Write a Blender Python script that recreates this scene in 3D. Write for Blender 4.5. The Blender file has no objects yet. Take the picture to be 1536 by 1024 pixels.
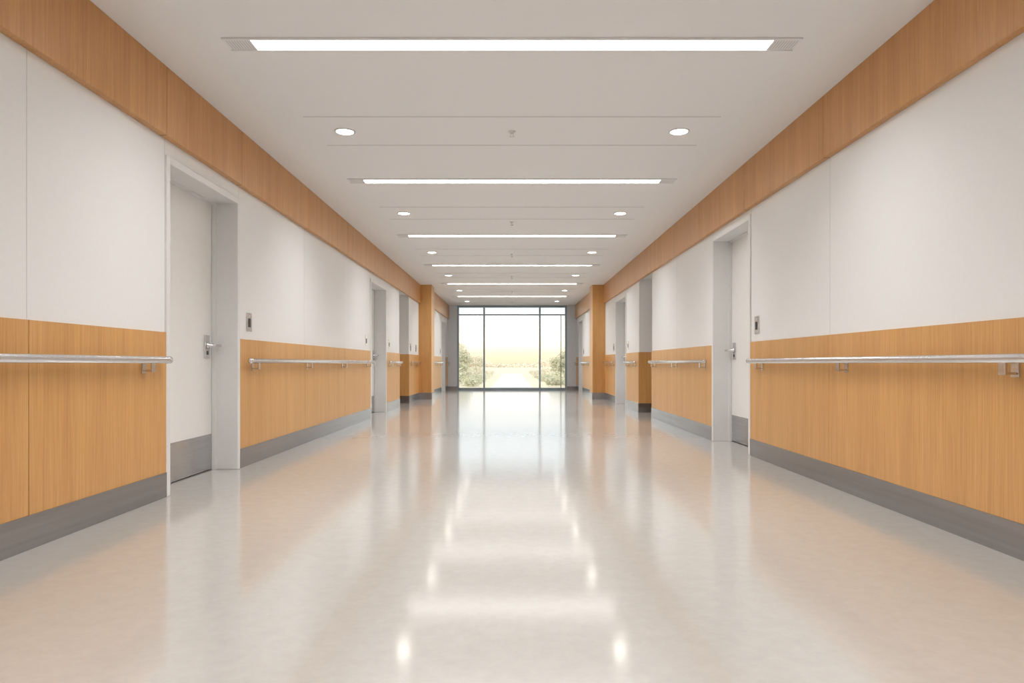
import bpy, bmesh, math, random
from mathutils import Vector, Matrix
random.seed(7)
sc = bpy.context.scene
F=1024.0; EYE=0.883; H=2.82; W=2.30; W2=2.15; YE=22.8; YB=-4.0
BAND=2.37; BX=2.25; WTOP=1.09; BB=0.164
try:
    sc.view_settings.view_transform='Standard'
    sc.view_settings.look='None'
    sc.view_settings.exposure=0.0
except Exception as e: print(e)

# ---------------------------------------------------------------- materials
def newmat(name):
    m=bpy.data.materials.new(name); m.use_nodes=True
    nt=m.node_tree; b=nt.nodes['Principled BSDF']
    return m,nt,b
def simple(name,col,rough=0.5,metal=0.0,var=0.03,scale=30,bump=0.0,spec=0.5,aniso=None):
    m,nt,b=newmat(name)
    tc=nt.nodes.new('ShaderNodeTexCoord')
    n=nt.nodes.new('ShaderNodeTexNoise'); n.inputs['Scale'].default_value=scale; n.inputs['Detail'].default_value=4
    if aniso:
        mp=nt.nodes.new('ShaderNodeMapping'); mp.inputs['Scale'].default_value=aniso
        nt.links.new(tc.outputs['Object'],mp.inputs['Vector']); nt.links.new(mp.outputs['Vector'],n.inputs['Vector'])
    else: nt.links.new(tc.outputs['Object'],n.inputs['Vector'])
    r=nt.nodes.new('ShaderNodeValToRGB')
    r.color_ramp.elements[0].position=0.3; r.color_ramp.elements[1].position=0.7
    r.color_ramp.elements[0].color=tuple(c*(1-var) for c in col)+(1,)
    r.color_ramp.elements[1].color=tuple(min(1,c*(1+var)) for c in col)+(1,)
    nt.links.new(n.outputs['Fac'],r.inputs['Fac']); nt.links.new(r.outputs['Color'],b.inputs['Base Color'])
    b.inputs['Roughness'].default_value=rough; b.inputs['Metallic'].default_value=metal
    b.inputs['Specular IOR Level'].default_value=spec
    if bump>0:
        bp=nt.nodes.new('ShaderNodeBump'); bp.inputs['Strength'].default_value=bump; bp.inputs['Distance'].default_value=0.002
        nt.links.new(n.outputs['Fac'],bp.inputs['Height']); nt.links.new(bp.outputs['Normal'],b.inputs['Normal'])
    return m
def wood(name,dark,light,rough=0.36):
    m,nt,b=newmat(name); L=nt.links
    tc=nt.nodes.new('ShaderNodeTexCoord')
    mp=nt.nodes.new('ShaderNodeMapping'); mp.inputs['Scale'].default_value=(90,90,1.8)
    L.new(tc.outputs['Object'],mp.inputs['Vector'])
    n1=nt.nodes.new('ShaderNodeTexNoise'); n1.inputs['Scale'].default_value=1.0; n1.inputs['Detail'].default_value=8; n1.inputs['Roughness'].default_value=0.72; n1.inputs['Distortion'].default_value=0.3
    L.new(mp.outputs['Vector'],n1.inputs['Vector'])
    mp2=nt.nodes.new('ShaderNodeMapping'); mp2.inputs['Scale'].default_value=(7,7,0.35)
    L.new(tc.outputs['Object'],mp2.inputs['Vector'])
    n2=nt.nodes.new('ShaderNodeTexNoise'); n2.inputs['Scale'].default_value=1.0; n2.inputs['Detail'].default_value=3
    L.new(mp2.outputs['Vector'],n2.inputs['Vector'])
    ad=nt.nodes.new('ShaderNodeMath'); ad.operation='MULTIPLY_ADD'; ad.inputs[1].default_value=0.30
    L.new(n2.outputs['Fac'],ad.inputs[0])
    mu=nt.nodes.new('ShaderNodeMath'); mu.operation='MULTIPLY'; mu.inputs[1].default_value=0.70
    L.new(n1.outputs['Fac'],mu.inputs[0]); L.new(mu.outputs[0],ad.inputs[2])
    r=nt.nodes.new('ShaderNodeValToRGB'); r.color_ramp.elements[0].position=0.34; r.color_ramp.elements[1].position=0.66
    r.color_ramp.elements[0].color=dark+(1,); r.color_ramp.elements[1].color=light+(1,)
    L.new(ad.outputs[0],r.inputs['Fac']); L.new(r.outputs['Color'],b.inputs['Base Color'])
    b.inputs['Roughness'].default_value=rough
    bp=nt.nodes.new('ShaderNodeBump'); bp.inputs['Strength'].default_value=0.05; bp.inputs['Distance'].default_value=0.001
    L.new(n1.outputs['Fac'],bp.inputs['Height']); L.new(bp.outputs['Normal'],b.inputs['Normal'])
    return m
def emit(name,col,st):
    m,nt,b=newmat(name)
    b.inputs['Base Color'].default_value=(0.8,0.8,0.8,1)
    b.inputs['Emission Color'].default_value=col+(1,); b.inputs['Emission Strength'].default_value=st
    return m
M_wall=simple('wall_offwhite',(0.78,0.78,0.778),0.6,var=0.008,scale=40)
M_ceil=simple('ceiling_white',(0.80,0.80,0.80),0.8,var=0.004,scale=40)
M_wood=wood('oak_veneer',(0.50,0.248,0.073),(0.70,0.395,0.15))
M_band=wood('oak_veneer_band',(0.44,0.205,0.063),(0.64,0.335,0.12))
M_base=simple('baseboard_steel',(0.37,0.37,0.38),0.24,metal=1.0,var=0.10,scale=1,aniso=(30,0.6,30))
M_frame=simple('frame_paint',(0.74,0.735,0.73),0.32,var=0.008)
M_door=simple('door_paint',(0.79,0.78,0.76),0.4,var=0.01,scale=12)
M_steel=simple('brushed_steel',(0.70,0.70,0.705),0.22,metal=1.0,var=0.04,scale=60)
M_kick=simple('kickplate_steel',(0.56,0.56,0.565),0.25,metal=1.0,var=0.07,scale=1,aniso=(30,1,60))
M_seam=simple('seam_dark',(0.16,0.10,0.045),0.9)
M_wseam=simple('seam_grey',(0.62,0.62,0.62),0.9)
M_cseam=simple('ceiling_joint',(0.36,0.36,0.36),0.9)
M_grille=simple('grille_grey',(0.5,0.5,0.5),0.7)
M_dark=simple('dark_slot',(0.05,0.05,0.055),0.6)
M_mull=simple('mullion_slate',(0.30,0.37,0.42),0.4,metal=0.3)
M_col=simple('end_wall_paint',(0.66,0.69,0.73),0.6)
M_cap=simple('fixture_housing',(0.74,0.74,0.74),0.5)
M_strip=emit('strip_diffuser',(1.0,0.985,0.955),9.0)
M_down=emit('downlight_lens',(1.0,0.94,0.84),26.0)

# floor
M_floor,nt,b=newmat('polished_vinyl'); L=nt.links
tc=nt.nodes.new('ShaderNodeTexCoord')
n=nt.nodes.new('ShaderNodeTexNoise'); n.inputs['Scale'].default_value=14; n.inputs['Detail'].default_value=10; n.inputs['Roughness'].default_value=0.75
L.new(tc.outputs['Object'],n.inputs['Vector'])
r=nt.nodes.new('ShaderNodeValToRGB'); r.color_ramp.elements[0].position=0.3; r.color_ramp.elements[1].position=0.7
r.color_ramp.elements[0].color=(0.43,0.412,0.388,1); r.color_ramp.elements[1].color=(0.48,0.462,0.438,1)
L.new(n.outputs['Fac'],r.inputs['Fac']); L.new(r.outputs['Color'],b.inputs['Base Color'])
rr=nt.nodes.new('ShaderNodeMapRange'); rr.inputs['To Min'].default_value=0.075; rr.inputs['To Max'].default_value=0.15
L.new(n.outputs['Fac'],rr.inputs['Value']); L.new(rr.outputs['Result'],b.inputs['Roughness'])
b.inputs['IOR'].default_value=1.75; b.inputs['Specular IOR Level'].default_value=1.0

# glass
M_glass=bpy.data.materials.new('window_glass'); M_glass.use_nodes=True
nt=M_glass.node_tree; nt.nodes.clear()
o=nt.nodes.new('ShaderNodeOutputMaterial'); mx=nt.nodes.new('ShaderNodeMixShader')
t=nt.nodes.new('ShaderNodeBsdfTransparent'); t.inputs['Color'].default_value=(0.97,0.98,0.98,1)
g=nt.nodes.new('ShaderNodeBsdfGlossy'); g.inputs['Roughness'].default_value=0.02
fr=nt.nodes.new('ShaderNodeFresnel'); fr.inputs['IOR'].default_value=1.45
nt.links.new(fr.outputs[0],mx.inputs[0]); nt.links.new(t.outputs[0],mx.inputs[1]); nt.links.new(g.outputs[0],mx.inputs[2]); nt.links.new(mx.outputs[0],o.inputs['Surface'])

# ---------------------------------------------------------------- helpers
def link(o,parent=None):
    sc.collection.objects.link(o)
    if parent: o.parent=parent
    return o
def empty(name,loc=(0,0,0)):
    e=bpy.data.objects.new(name,None); e.location=loc; e.empty_display_size=0.01
    return link(e)
def boxes(name,bl,mat,parent=None,bevel=0.0,loc=(0,0,0)):
    mats=mat if isinstance(mat,(list,tuple)) else [mat]
    bm=bmesh.new()
    for q in bl:
        x0,x1,y0,y1,z0,z1=q[:6]; mi=q[6] if len(q)>6 else 0
        x0,x1=min(x0,x1),max(x0,x1)
        v=[bm.verts.new((x-loc[0],y-loc[1],z-loc[2])) for z in (z0,z1) for y in (y0,y1) for x in (x0,x1)]
        for f in ((0,2,3,1),(4,5,7,6),(0,1,5,4),(2,6,7,3),(0,4,6,2),(1,3,7,5)):
            fc=bm.faces.new([v[i] for i in f]); fc.material_index=mi
    me=bpy.data.meshes.new(name); bm.to_mesh(me); bm.free()
    for m in mats: me.materials.append(m)
    o=bpy.data.objects.new(name,me); o.location=loc; link(o,parent)
    if bevel>0:
        md=o.modifiers.new('bevel','BEVEL'); md.width=bevel; md.segments=2; md.limit_method='ANGLE'
    return o
def rev(name,prof,mat,parent=None,seg=32,loc=(0,0,0),axis='Z',mats=None):
    bm=bmesh.new(); rings=[]
    for (r_,h_) in prof:
        ring=[]
        for i in range(seg):
            a=2*math.pi*i/seg
            p=(r_*math.cos(a),r_*math.sin(a),h_)
            if axis=='X': p=(p[2],p[0],p[1])
            if axis=='Y': p=(p[0],p[2],p[1])
            ring.append(bm.verts.new(p))
        rings.append(ring)
    for k in range(len(rings)-1):
        for i in range(seg):
            f=bm.faces.new((rings[k][i],rings[k][(i+1)%seg],rings[k+1][(i+1)%seg],rings[k+1][i])); f.smooth=True
            if mats: f.material_index=mats[k]
    bm.faces.new(rings[0]); f=bm.faces.new(rings[-1])
    if mats: f.material_index=mats[-1]
    bmesh.ops.recalc_face_normals(bm,faces=bm.faces)
    me=bpy.data.meshes.new(name); bm.to_mesh(me); bm.free()
    for m in (mat if isinstance(mat,(list,tuple)) else [mat]): me.materials.append(m)
    o=bpy.data.objects.new(name,me); o.location=loc
    return link(o,parent)

# ---------------------------------------------------------------- shell
boxes('floor',[(-3.6,3.6,YB-0.2,YE+0.15,-0.2,0)],M_floor)
boxes('ceiling',[(-3.6,3.6,YB-0.2,YE+0.15,H,H+0.2)],M_ceil)
boxes('wall_back',[(-3.6,3.6,YB-0.2,YB,0,H)],M_wall)
PY0,PY1,PX=16.8,17.4,1.98
OPEN={-1:[('door',4.52,5.744,2.265),('door',11.06,12.46,2.265),('alcove',13.93,15.2,BAND+0.04)],
       1:[('door',6.56,7.82,2.32),('alcove',11.2,12.35,BAND+0.04),('door',13.7,15.1,2.28)]}
DOOR2=('door',20.7,21.9,2.25)
SEAMS={-1:[-1.6,0.8,3.235,7.55,9.35],1:[-1.6,0.8,3.0,4.937,9.5]}
BSEAMS={-1:[-1.6,0.8,2.6,4.45,5.69,7.55,9.35,11.2,13.0,14.9],1:[-1.6,0.8,2.9,4.937,6.62,8.2,9.8,11.4,13.2,15.0]}
doorn=0
def gaps(y0,y1,ops):
    out=[];c=y0
    for o_ in sorted(ops,key=lambda k:k[1]):
        out.append((c,o_[1])); c=o_[2]
    out.append((c,y1)); return out

def build_door(s,w,y0,y1,top):
    global doorn
    doorn+=1
    X=lambda v:s*v
    yc=(y0+y1)/2
    e=empty('door_%d'%doorn,(s*(w+0.2),yc,0))
    inv=(-s*(w+0.2),-yc,0)
    def B(n_,bl,m_,bev=0.0):
        bl=[(q[0]+inv[0],q[1]+inv[0],q[2]+inv[1],q[3]+inv[1],q[4],q[5]) for q in bl]
        return boxes(n_,bl,m_,parent=e,bevel=bev)
    t=0.05
    f0,f1=w-0.014,w+0.25
    B('frame',[(X(f0),X(f1),y0,y0+t,0,top),(X(f0),X(f1),y1-t,y1,0,top),(X(f0),X(f1),y0+t,y1-t,top-t,top)],M_frame,0.004)
    B('stop',[(X(w+0.165),X(w+0.198),y0+t,y0+t+0.015,0,top-t),(X(w+0.165),X(w+0.198),y1-t-0.015,y1-t,0,top-t),(X(w+0.165),X(w+0.198),y0+t+.015,y1-t-.015,top-t-0.015,top-t)],M_frame)
    B('slab',[(X(w+0.20),X(w+0.245),y0+t+0.004,y1-t-0.004,0.010,top-t-0.004)],M_door,0.002)
    B('kickplate',[(X(w+0.1975),X(w+0.1998),y0+t+0.02,y1-t-0.02,0.014,0.30)],M_kick)
    yl=y1-t-0.115
    B('lock_plate',[(X(w+0.188),X(w+0.1999),yl-0.045,yl+0.045,0.925,1.115)],M_steel,0.004)
    rev('lever_stem',[(0.026,0),(0.026,0.012),(0.014,0.016),(0.014,0.062),(0.012,0.066)],M_steel,e,20,
        (s*(w+0.188)+inv[0],yl+inv[1],1.03),'X').scale=(-s,1,1)
    B('lever',[(X(w+0.114),X(w+0.136),yl-0.016,yl+0.10,1.018,1.042)],M_steel,0.006)
    B('keyhole',[(X(w+0.184),X(w+0.1885),yl-0.010,yl+0.010,0.955,0.985)],M_dark,0.001)
    B('hinge',[(X(w+0.19),X(w+0.1998),y0+t+0.002,y0+t+0.018,zz,zz+0.1) for zz in (0.35,1.05,1.9)],M_steel,0.003)

def panels(y0,y1,seams):
    cuts=[y0]+[q for q in seams if y0+0.05<q<y1-0.05]+[y1]
    return list(zip(cuts[:-1],cuts[1:])),cuts[1:-1]

for s,nm in ((-1,'left'),(1,'right')):
    X=lambda v:s*v
    ops=OPEN[s]; wall=[];wains=[];base=[];band=[];seam=[];ws=[]
    OUT=3.6
    for (a,c) in gaps(YB,PY1,ops):
        wall.append((X(W),X(OUT),a,c,0,H))
        end=min(c,PY0)
        ps,ct=panels(a,end,SEAMS[s])
        for (p,q) in ps:
            g0=0.0025 if p in ct else 0; g1=0.0025 if q in ct else 0
            wains.append((X(W-0.010),X(W),p+g0,q-g1,BB,WTOP))
        for q in ct:
            seam.append((X(W-0.004),X(W),q-0.0025,q+0.0025,BB,WTOP))
            ws.append((X(W-0.0008),X(W+0.001),q-0.002,q+0.002,WTOP,BAND))
        base.append((X(W-0.016),X(W),a,end,0,BB))
    for k,y0,y1,top in ops:
        if k=='door':
            wall.append((X(W),X(OUT),y0,y1,top,H))
            wall.append((X(W+0.26),X(OUT),y0,y1,0,top))
            build_door(s,W,y0,y1,top)
            ws.append((X(W-0.0008),X(W+0.001),y0-0.004,y0,top,BAND))
            ws.append((X(W-0.0008),X(W+0.001),y1,y1+0.004,top,BAND))
        else:
            wall.append((X(W),X(OUT),y0,y1,top,H))
            wall.append((X(3.3),X(OUT),y0,y1,0,top))
            wains+= [(X(W),X(3.29),y1-0.01,y1,BB,WTOP),(X(W),X(3.29),y0,y0+0.01,BB,WTOP),(X(3.29),X(3.3),y0,y1,BB,WTOP)]
            base+= [(X(W-0.006),X(3.284),y1-0.016,y1,0,BB),(X(W-0.006),X(3.284),y0,y0+0.016,0,BB),(X(3.284),X(3.3),y0,y1,0,BB)]
    d=DOOR2
    wall2= [(X(W2),X(OUT),PY1,d[1],0,H),(X(W2),X(OUT),d[2],YE+0.15,0,H),(X(W2),X(OUT),d[1],d[2],d[3],H),(X(W2+0.26),X(OUT),d[1],d[2],0,d[3])]
    build_door(s,W2,d[1],d[2],d[3])
    for (a,c) in ((PY1,d[1]),(d[2],YE-0.05)):
        wains.append((X(W2-0.01),X(W2),a,c,BB,WTOP)); base.append((X(W2-0.016),X(W2),a,c,0,BB))
    ps,ct=panels(YB,PY0,BSEAMS[s])
    for (p,q) in ps:
        g0=0.002 if p in ct else 0; g1=0.002 if q in ct else 0
        band.append((X(BX),X(W),p+g0,q-g1,BAND,H))
    for q in ct: seam.append((X(BX+0.004),X(W),q-0.002,q+0.002,BAND,H))
    band.append((X(W2-0.05),X(W2),PY1,YE-0.05,BAND,H))
    boxes('wall_'+nm,[q+(0,) for q in wall]+[q+(1,) for q in ws],[M_wall,M_wseam])
    boxes('wall_'+nm,wall2,M_wall)
    boxes('trim_%d'%(3 if s<0 else 4),[q+(0,) for q in wains]+[q+(1,) for q in seam],[M_wood,M_seam])
    boxes('baseboard_'+nm,base,M_base,bevel=0.002)
    boxes('trim_%d'%(1 if s<0 else 2),band,M_band,bevel=0.003)
    p=empty('wood_pilaster',(s*2.14,(PY0+PY1)/2,0))
    boxes('shaft',[(X(PX)-s*2.14,X(W-0.001)-s*2.14,-0.3,0.299,BB,H-0.001)],M_wood,parent=p,bevel=0.003)
    boxes('plinth',[(X(PX-0.008)-s*2.14,X(W-0.001)-s*2.14,-0.308,0.299,0,BB)],M_base,parent=p,bevel=0.002)

# ---------------------------------------------------------------- end window
boxes('wall_end',[(-W2,-1.83,YE-0.05,YE+0.15,0,H),(1.83,W2,YE-0.05,YE+0.15,0,H)],M_col)
boxes('baseboard_end',[(-W2+0.016,-1.83,YE-0.066,YE-0.05,0,0.12),(1.83,W2-0.016,YE-0.066,YE-0.05,0,0.12)],M_base)
we=empty('window_1',(0,YE,0))
fr=[]
for x in (-1.80,-0.93,0.93,1.80):
    w_=0.03 if abs(x)>1 else 0.028
    fr.append((x-w_,x+w_,-0.04,0.06,0.0,H-0.002))
xs=[(-1.77,-0.958),(-0.902,0.902),(0.958,1.77)]
for a,c in xs:
    fr.append((a,c,-0.03,0.05,0.0,0.075)); fr.append((a,c,-0.03,0.05,H-0.07,H-0.002)); fr.append((a,c,-0.03,0.05,2.49,2.53))
fr.append((1.62,1.645,-0.02,0.04,0.075,2.49))
boxes('mullion_frame',fr,M_mull,parent=we,bevel=0.003)
boxes('glass',[(a,c,0.008,0.012,0.075,2.49) for a,c in xs]+[(a,c,0.008,0.012,2.53,H-0.07) for a,c in xs],M_glass,parent=we)

# ---------------------------------------------------------------- ceiling lights
for k in range(-2,6):
    y=4.14+3.1*k
    if y<YB+0.5: continue
    e=empty('linear_ceiling_light',(0,y,H))
    hl=1.565; cap=0.165
    boxes('housing',[(-hl-cap,hl+cap,-0.085,-0.066,-0.010,0),(-hl-cap,hl+cap,0.066,0.085,-0.010,0),
                     (-hl-cap,-hl,-0.066,0.066,-0.006,0),(hl,hl+cap,-0.066,0.066,-0.006,0)],M_cap,parent=e,bevel=0.001)
    sl=[]
    for sx in (-1,1):
        for i in range(9):
            xx=sx*(hl+0.018+i*0.016); sl.append((xx-0.002,xx+0.002,-0.055,0.055,-0.0068,-0.006))
    boxes('end_grille',sl,M_grille,parent=e)
    boxes('diffuser',[(-hl,hl,-0.064,0.064,-0.006,-0.001)],M_strip,parent=e)
    ld=bpy.data.lights.new('lamp','AREA'); ld.shape='RECTANGLE'; ld.size=2*hl; ld.size_y=0.125
    ld.energy=46; ld.color=(1.0,0.99,0.98); ld.spread=math.radians(130)
    lo=bpy.data.objects.new('lamp',ld); lo.location=(0,0,-0.009); link(lo,e)
for k in range(-2,6):
    y=5.70+3.1*k
    if y>YE-0.5 or y<YB+0.5: continue
    for sx in (-1,1):
        rev('recessed_downlight',[(0.088,0.0),(0.088,-0.004),(0.082,-0.008),(0.074,-0.008),(0.070,-0.004)],[M_cap,M_down],None,40,(sx*1.395,y,H),'Z',[0,0,0,0,1])
for y in (-0.5,2.6,5.7,9.35,12.1,15.2,18.3,21.2):
    e=empty('fire_sprinkler',(0,y,H-0.020))
    rev('escutcheon',[(0.032,0.0195),(0.030,0.015),(0.012,0.012),(0.008,0.002),(0.006,0.0)],M_cap,e,24)
    boxes('yoke_arms',[(-0.012,-0.008,-0.003,0.003,-0.022,0.004),(0.008,0.012,-0.003,0.003,-0.022,0.004),(-0.012,0.012,-0.003,0.003,0.001,0.004)],M_steel,parent=e)
    rev('deflector',[(0.019,-0.022),(0.019,-0.024),(0.003,-0.026)],M_steel,e,16)
js=[]
for k in range(-2,6):
    for y in (5.36+3.1*k,6.06+3.1*k):
        if YB<y<YE-0.3: js.append((-1.64,1.64,y-0.003,y+0.003,H-0.0015,H+0.001))
boxes('trim_5',js,M_cseam)

# ---------------------------------------------------------------- handrails
def handrail(s,y0,y1,w=W):
    xr=w-0.070; yc=(y0+y1)/2; z=0.906
    e=empty('handrail',(s*xr,yc,z))
    h=(y1-y0)/2; R=0.0235
    prof=[(0.006,-h),(0.017,-h+0.003),(R,-h+0.012),(R,-h+0.055),(R*0.94,-h+0.058),(R*0.94,h-0.058),(R,h-0.055),(R,h-0.012),(0.017,h-0.003),(0.006,h)]
    o=rev('rail_tube',prof,M_steel,e,24,(0,0,0),'Y'); o.scale=(0.85,1,1)
    n=max(1,int(round((2*h-0.5)/1.6))); ys=[-h+0.22+i*(2*h-0.44)/n for i in range(n+1)]
    bl=[]
    for y in ys:
        bl+= [(s*(0.070-0.010-0.008),s*(0.070-0.010),y-0.024,y+0.024,-0.085,-0.018),
              (s*-0.006,s*0.052,y-0.018,y+0.018,-0.074,-0.062),
              (s*-0.008,s*0.004,y-0.022,y+0.022,-0.076,-0.015)]
    boxes('bracket',bl,M_steel,parent=e,bevel=0.002)
for a,c in ((-3.4,4.46),(5.80,11.0),(12.52,13.86),(15.26,16.7)): handrail(-1,a,c)
for a,c in ((-3.4,6.46),(7.88,11.12),(12.42,13.62),(15.16,16.7)): handrail(1,a,c)
for s in (-1,1): handrail(s,17.6,20.6,W2); handrail(s,21.98,22.65,W2)

# ---------------------------------------------------------------- switches
def switch(s,y,w=W,z=1.245):
    e=empty('light_switch',(s*w,y,z))
    boxes('plate',[(s*-0.009,0,-0.055,0.055,-0.082,0.082)],M_steel,parent=e,bevel=0.003)
    boxes('rocker',[(s*-0.013,s*-0.009,-0.022,0.022,-0.045,0.030)],M_dark,parent=e,bevel=0.002)
    boxes('indicator',[(s*-0.011,s*-0.009,-0.008,0.008,0.045,0.058)],M_cap,parent=e)
for y in (5.96,10.75,12.75,15.45,16.3): switch(-1,y)
for y in (6.40,13.5,15.4): switch(1,y)
for s in (-1,1): switch(s,20.4,W2)

# ---------------------------------------------------------------- outdoors
M_lawn=simple('meadow',(0.72,0.62,0.44),0.95,var=0.08,scale=0.4)
M_path=simple('pale_paving',(0.84,0.78,0.71),0.9,var=0.04,scale=3)
M_leaf=simple('leaf_haze_near',(0.62,0.60,0.43),0.8,var=0.15,scale=3)  # near foliage: olive paled, outdoor haze painted into the leaf colour
M_leafm=simple('leaf_haze_mid',(0.76,0.70,0.54),0.8,var=0.10,scale=3)  # mid-distance foliage: more haze painted in, so paler than near leaves
M_leaf2=simple('leaf_haze_far',(0.86,0.76,0.61),0.9,var=0.06,scale=1)  # far hedgerow: thickest painted haze, stands in for air between
M_bark=simple('bark',(0.55,0.48,0.38),0.9,var=0.2)
boxes('lawn',[(-150,150,YE+0.2,420,-0.5,-0.06)],M_lawn)
boxes('garden_path',[(-0.8,0.8,YE+0.2,62,-0.06,-0.045),(-4,4,YE+0.2,YE+3.5,-0.06,-0.045)],M_path)
def leafmesh(name,blobs,n,size,mat):
    vs=[];fs=[]
    for i in range(n):
        c,rad=random.choice(blobs)
        d=Vector((random.gauss(0,1),random.gauss(0,1),random.gauss(0,1))).normalized()*(random.random()**0.35)
        p=Vector((c[0]+d.x*rad[0],c[1]+d.y*rad[1],max(size*1.35,c[2]+d.z*rad[2])))
        a=Vector((random.gauss(0,1),random.gauss(0,1),random.gauss(0,1))).normalized()
        b_=a.orthogonal().normalized(); sz=size*random.uniform(0.6,1.3)
        k=len(vs)
        vs+= [p-a*sz,p+b_*sz*0.5,p+a*sz,p-b_*sz*0.5]; fs.append((k,k+1,k+2,k+3))
    me=bpy.data.meshes.new(name); me.from_pydata([tuple(v) for v in vs],[],fs); me.materials.append(mat)
    return me
def tree(x,y,h,r,mat=M_leaf,n=2200):
    e=empty('garden_tree',(x,y,-0.06))
    bl=[((random.uniform(-.6,.6)*r,random.uniform(-.6,.6)*r,h*random.uniform(0.35,0.82)),(r*0.45,r*0.45,h*0.16)) for _ in range(11)]
    o=bpy.data.objects.new('foliage',leafmesh('foliage',bl,n,0.025*h+0.015,mat)); link(o,e)
    rev('trunk',[(0.035*h,0),(0.022*h,h*0.3),(0.012*h,h*0.7),(0.004*h,h*0.85)],M_bark,e,10)
def shrub(x,y,h,r,mat=M_leaf,n=900):
    bl=[((random.uniform(-.6,.6)*r,random.uniform(-.6,.6)*r,h*random.uniform(0.3,0.55)),(r*0.5,r*0.5,h*0.42)) for _ in range(6)]
    o=bpy.data.objects.new('garden_shrub',leafmesh('garden_shrub',bl,n,0.05*h+0.02,mat)); o.location=(x,y,-0.06); link(o)
for x,y,h,r in ((-3.0,42,1.9,0.8),(-4.2,50,2.6,1.2),(-3.0,56,1.7,0.9),(3.1,43,1.8,0.8),(2.85,36,1.35,0.5),(4.1,50,2.7,1.2),(-2.75,36,1.3,0.5)):
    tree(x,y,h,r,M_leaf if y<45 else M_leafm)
for s in (-1,1):
    for i in range(16):
        y=28+i*2.2
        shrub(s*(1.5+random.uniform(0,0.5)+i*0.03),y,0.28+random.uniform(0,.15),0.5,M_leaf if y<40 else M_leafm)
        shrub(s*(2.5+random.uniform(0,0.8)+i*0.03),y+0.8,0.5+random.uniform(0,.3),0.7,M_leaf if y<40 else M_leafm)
bl=[]
for i in range(160):
    x=-70+i*0.9; hh=(0.9 if abs(x)<5 else 1.6 if abs(x)<12 else 3.0)*random.uniform(0.7,1.3)
    bl.append(((x,random.uniform(-2,2),hh*0.5),(1.4,1.4,hh*0.5)))
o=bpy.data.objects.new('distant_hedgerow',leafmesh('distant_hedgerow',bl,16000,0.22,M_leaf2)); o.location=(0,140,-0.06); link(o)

# world sky
w=bpy.data.worlds.new('sky'); sc.world=w; w.use_nodes=True; nt=w.node_tree
bg=nt.nodes['Background']; tc=nt.nodes.new('ShaderNodeTexCoord'); sp=nt.nodes.new('ShaderNodeSeparateXYZ')
nt.links.new(tc.outputs['Generated'],sp.inputs[0])
r=nt.nodes.new('ShaderNodeValToRGB'); cr=r.color_ramp
cr.elements[0].position=0.0; cr.elements[0].color=(0.42,0.31,0.205,1)
cr.elements[1].position=1.0; cr.elements[1].color=(0.45,0.49,0.53,1)
for p,c in ((0.014,(0.50,0.375,0.255)),(0.035,(0.62,0.53,0.41)),(0.06,(0.50,0.48,0.455)),(0.088,(0.27,0.31,0.325)),(0.18,(0.45,0.50,0.54))):
    e=cr.elements.new(p); e.color=c+(1,)
nt.links.new(sp.outputs['Z'],r.inputs['Fac']); nt.links.new(r.outputs['Color'],bg.inputs['Color']); bg.inputs['Strength'].default_value=3.2
sun=bpy.data.lights.new('sun','SUN'); sun.energy=1.8; sun.angle=0.08; sun.color=(1,0.82,0.58)
so=bpy.data.objects.new('sun',sun); so.rotation_euler=Vector((0.75,0.35,-0.55)).to_track_quat('-Z','Y').to_euler(); link(so)
so.location=(-30,40,30)

# camera
cd=bpy.data.cameras.new('camera'); cd.lens=24; cd.sensor_width=36; cd.shift_y=33/1536.0; cd.clip_end=1000
co=bpy.data.objects.new('camera',cd); co.location=(0,0,EYE); co.rotation_euler=(math.radians(90),0,0); link(co)
sc.camera=co
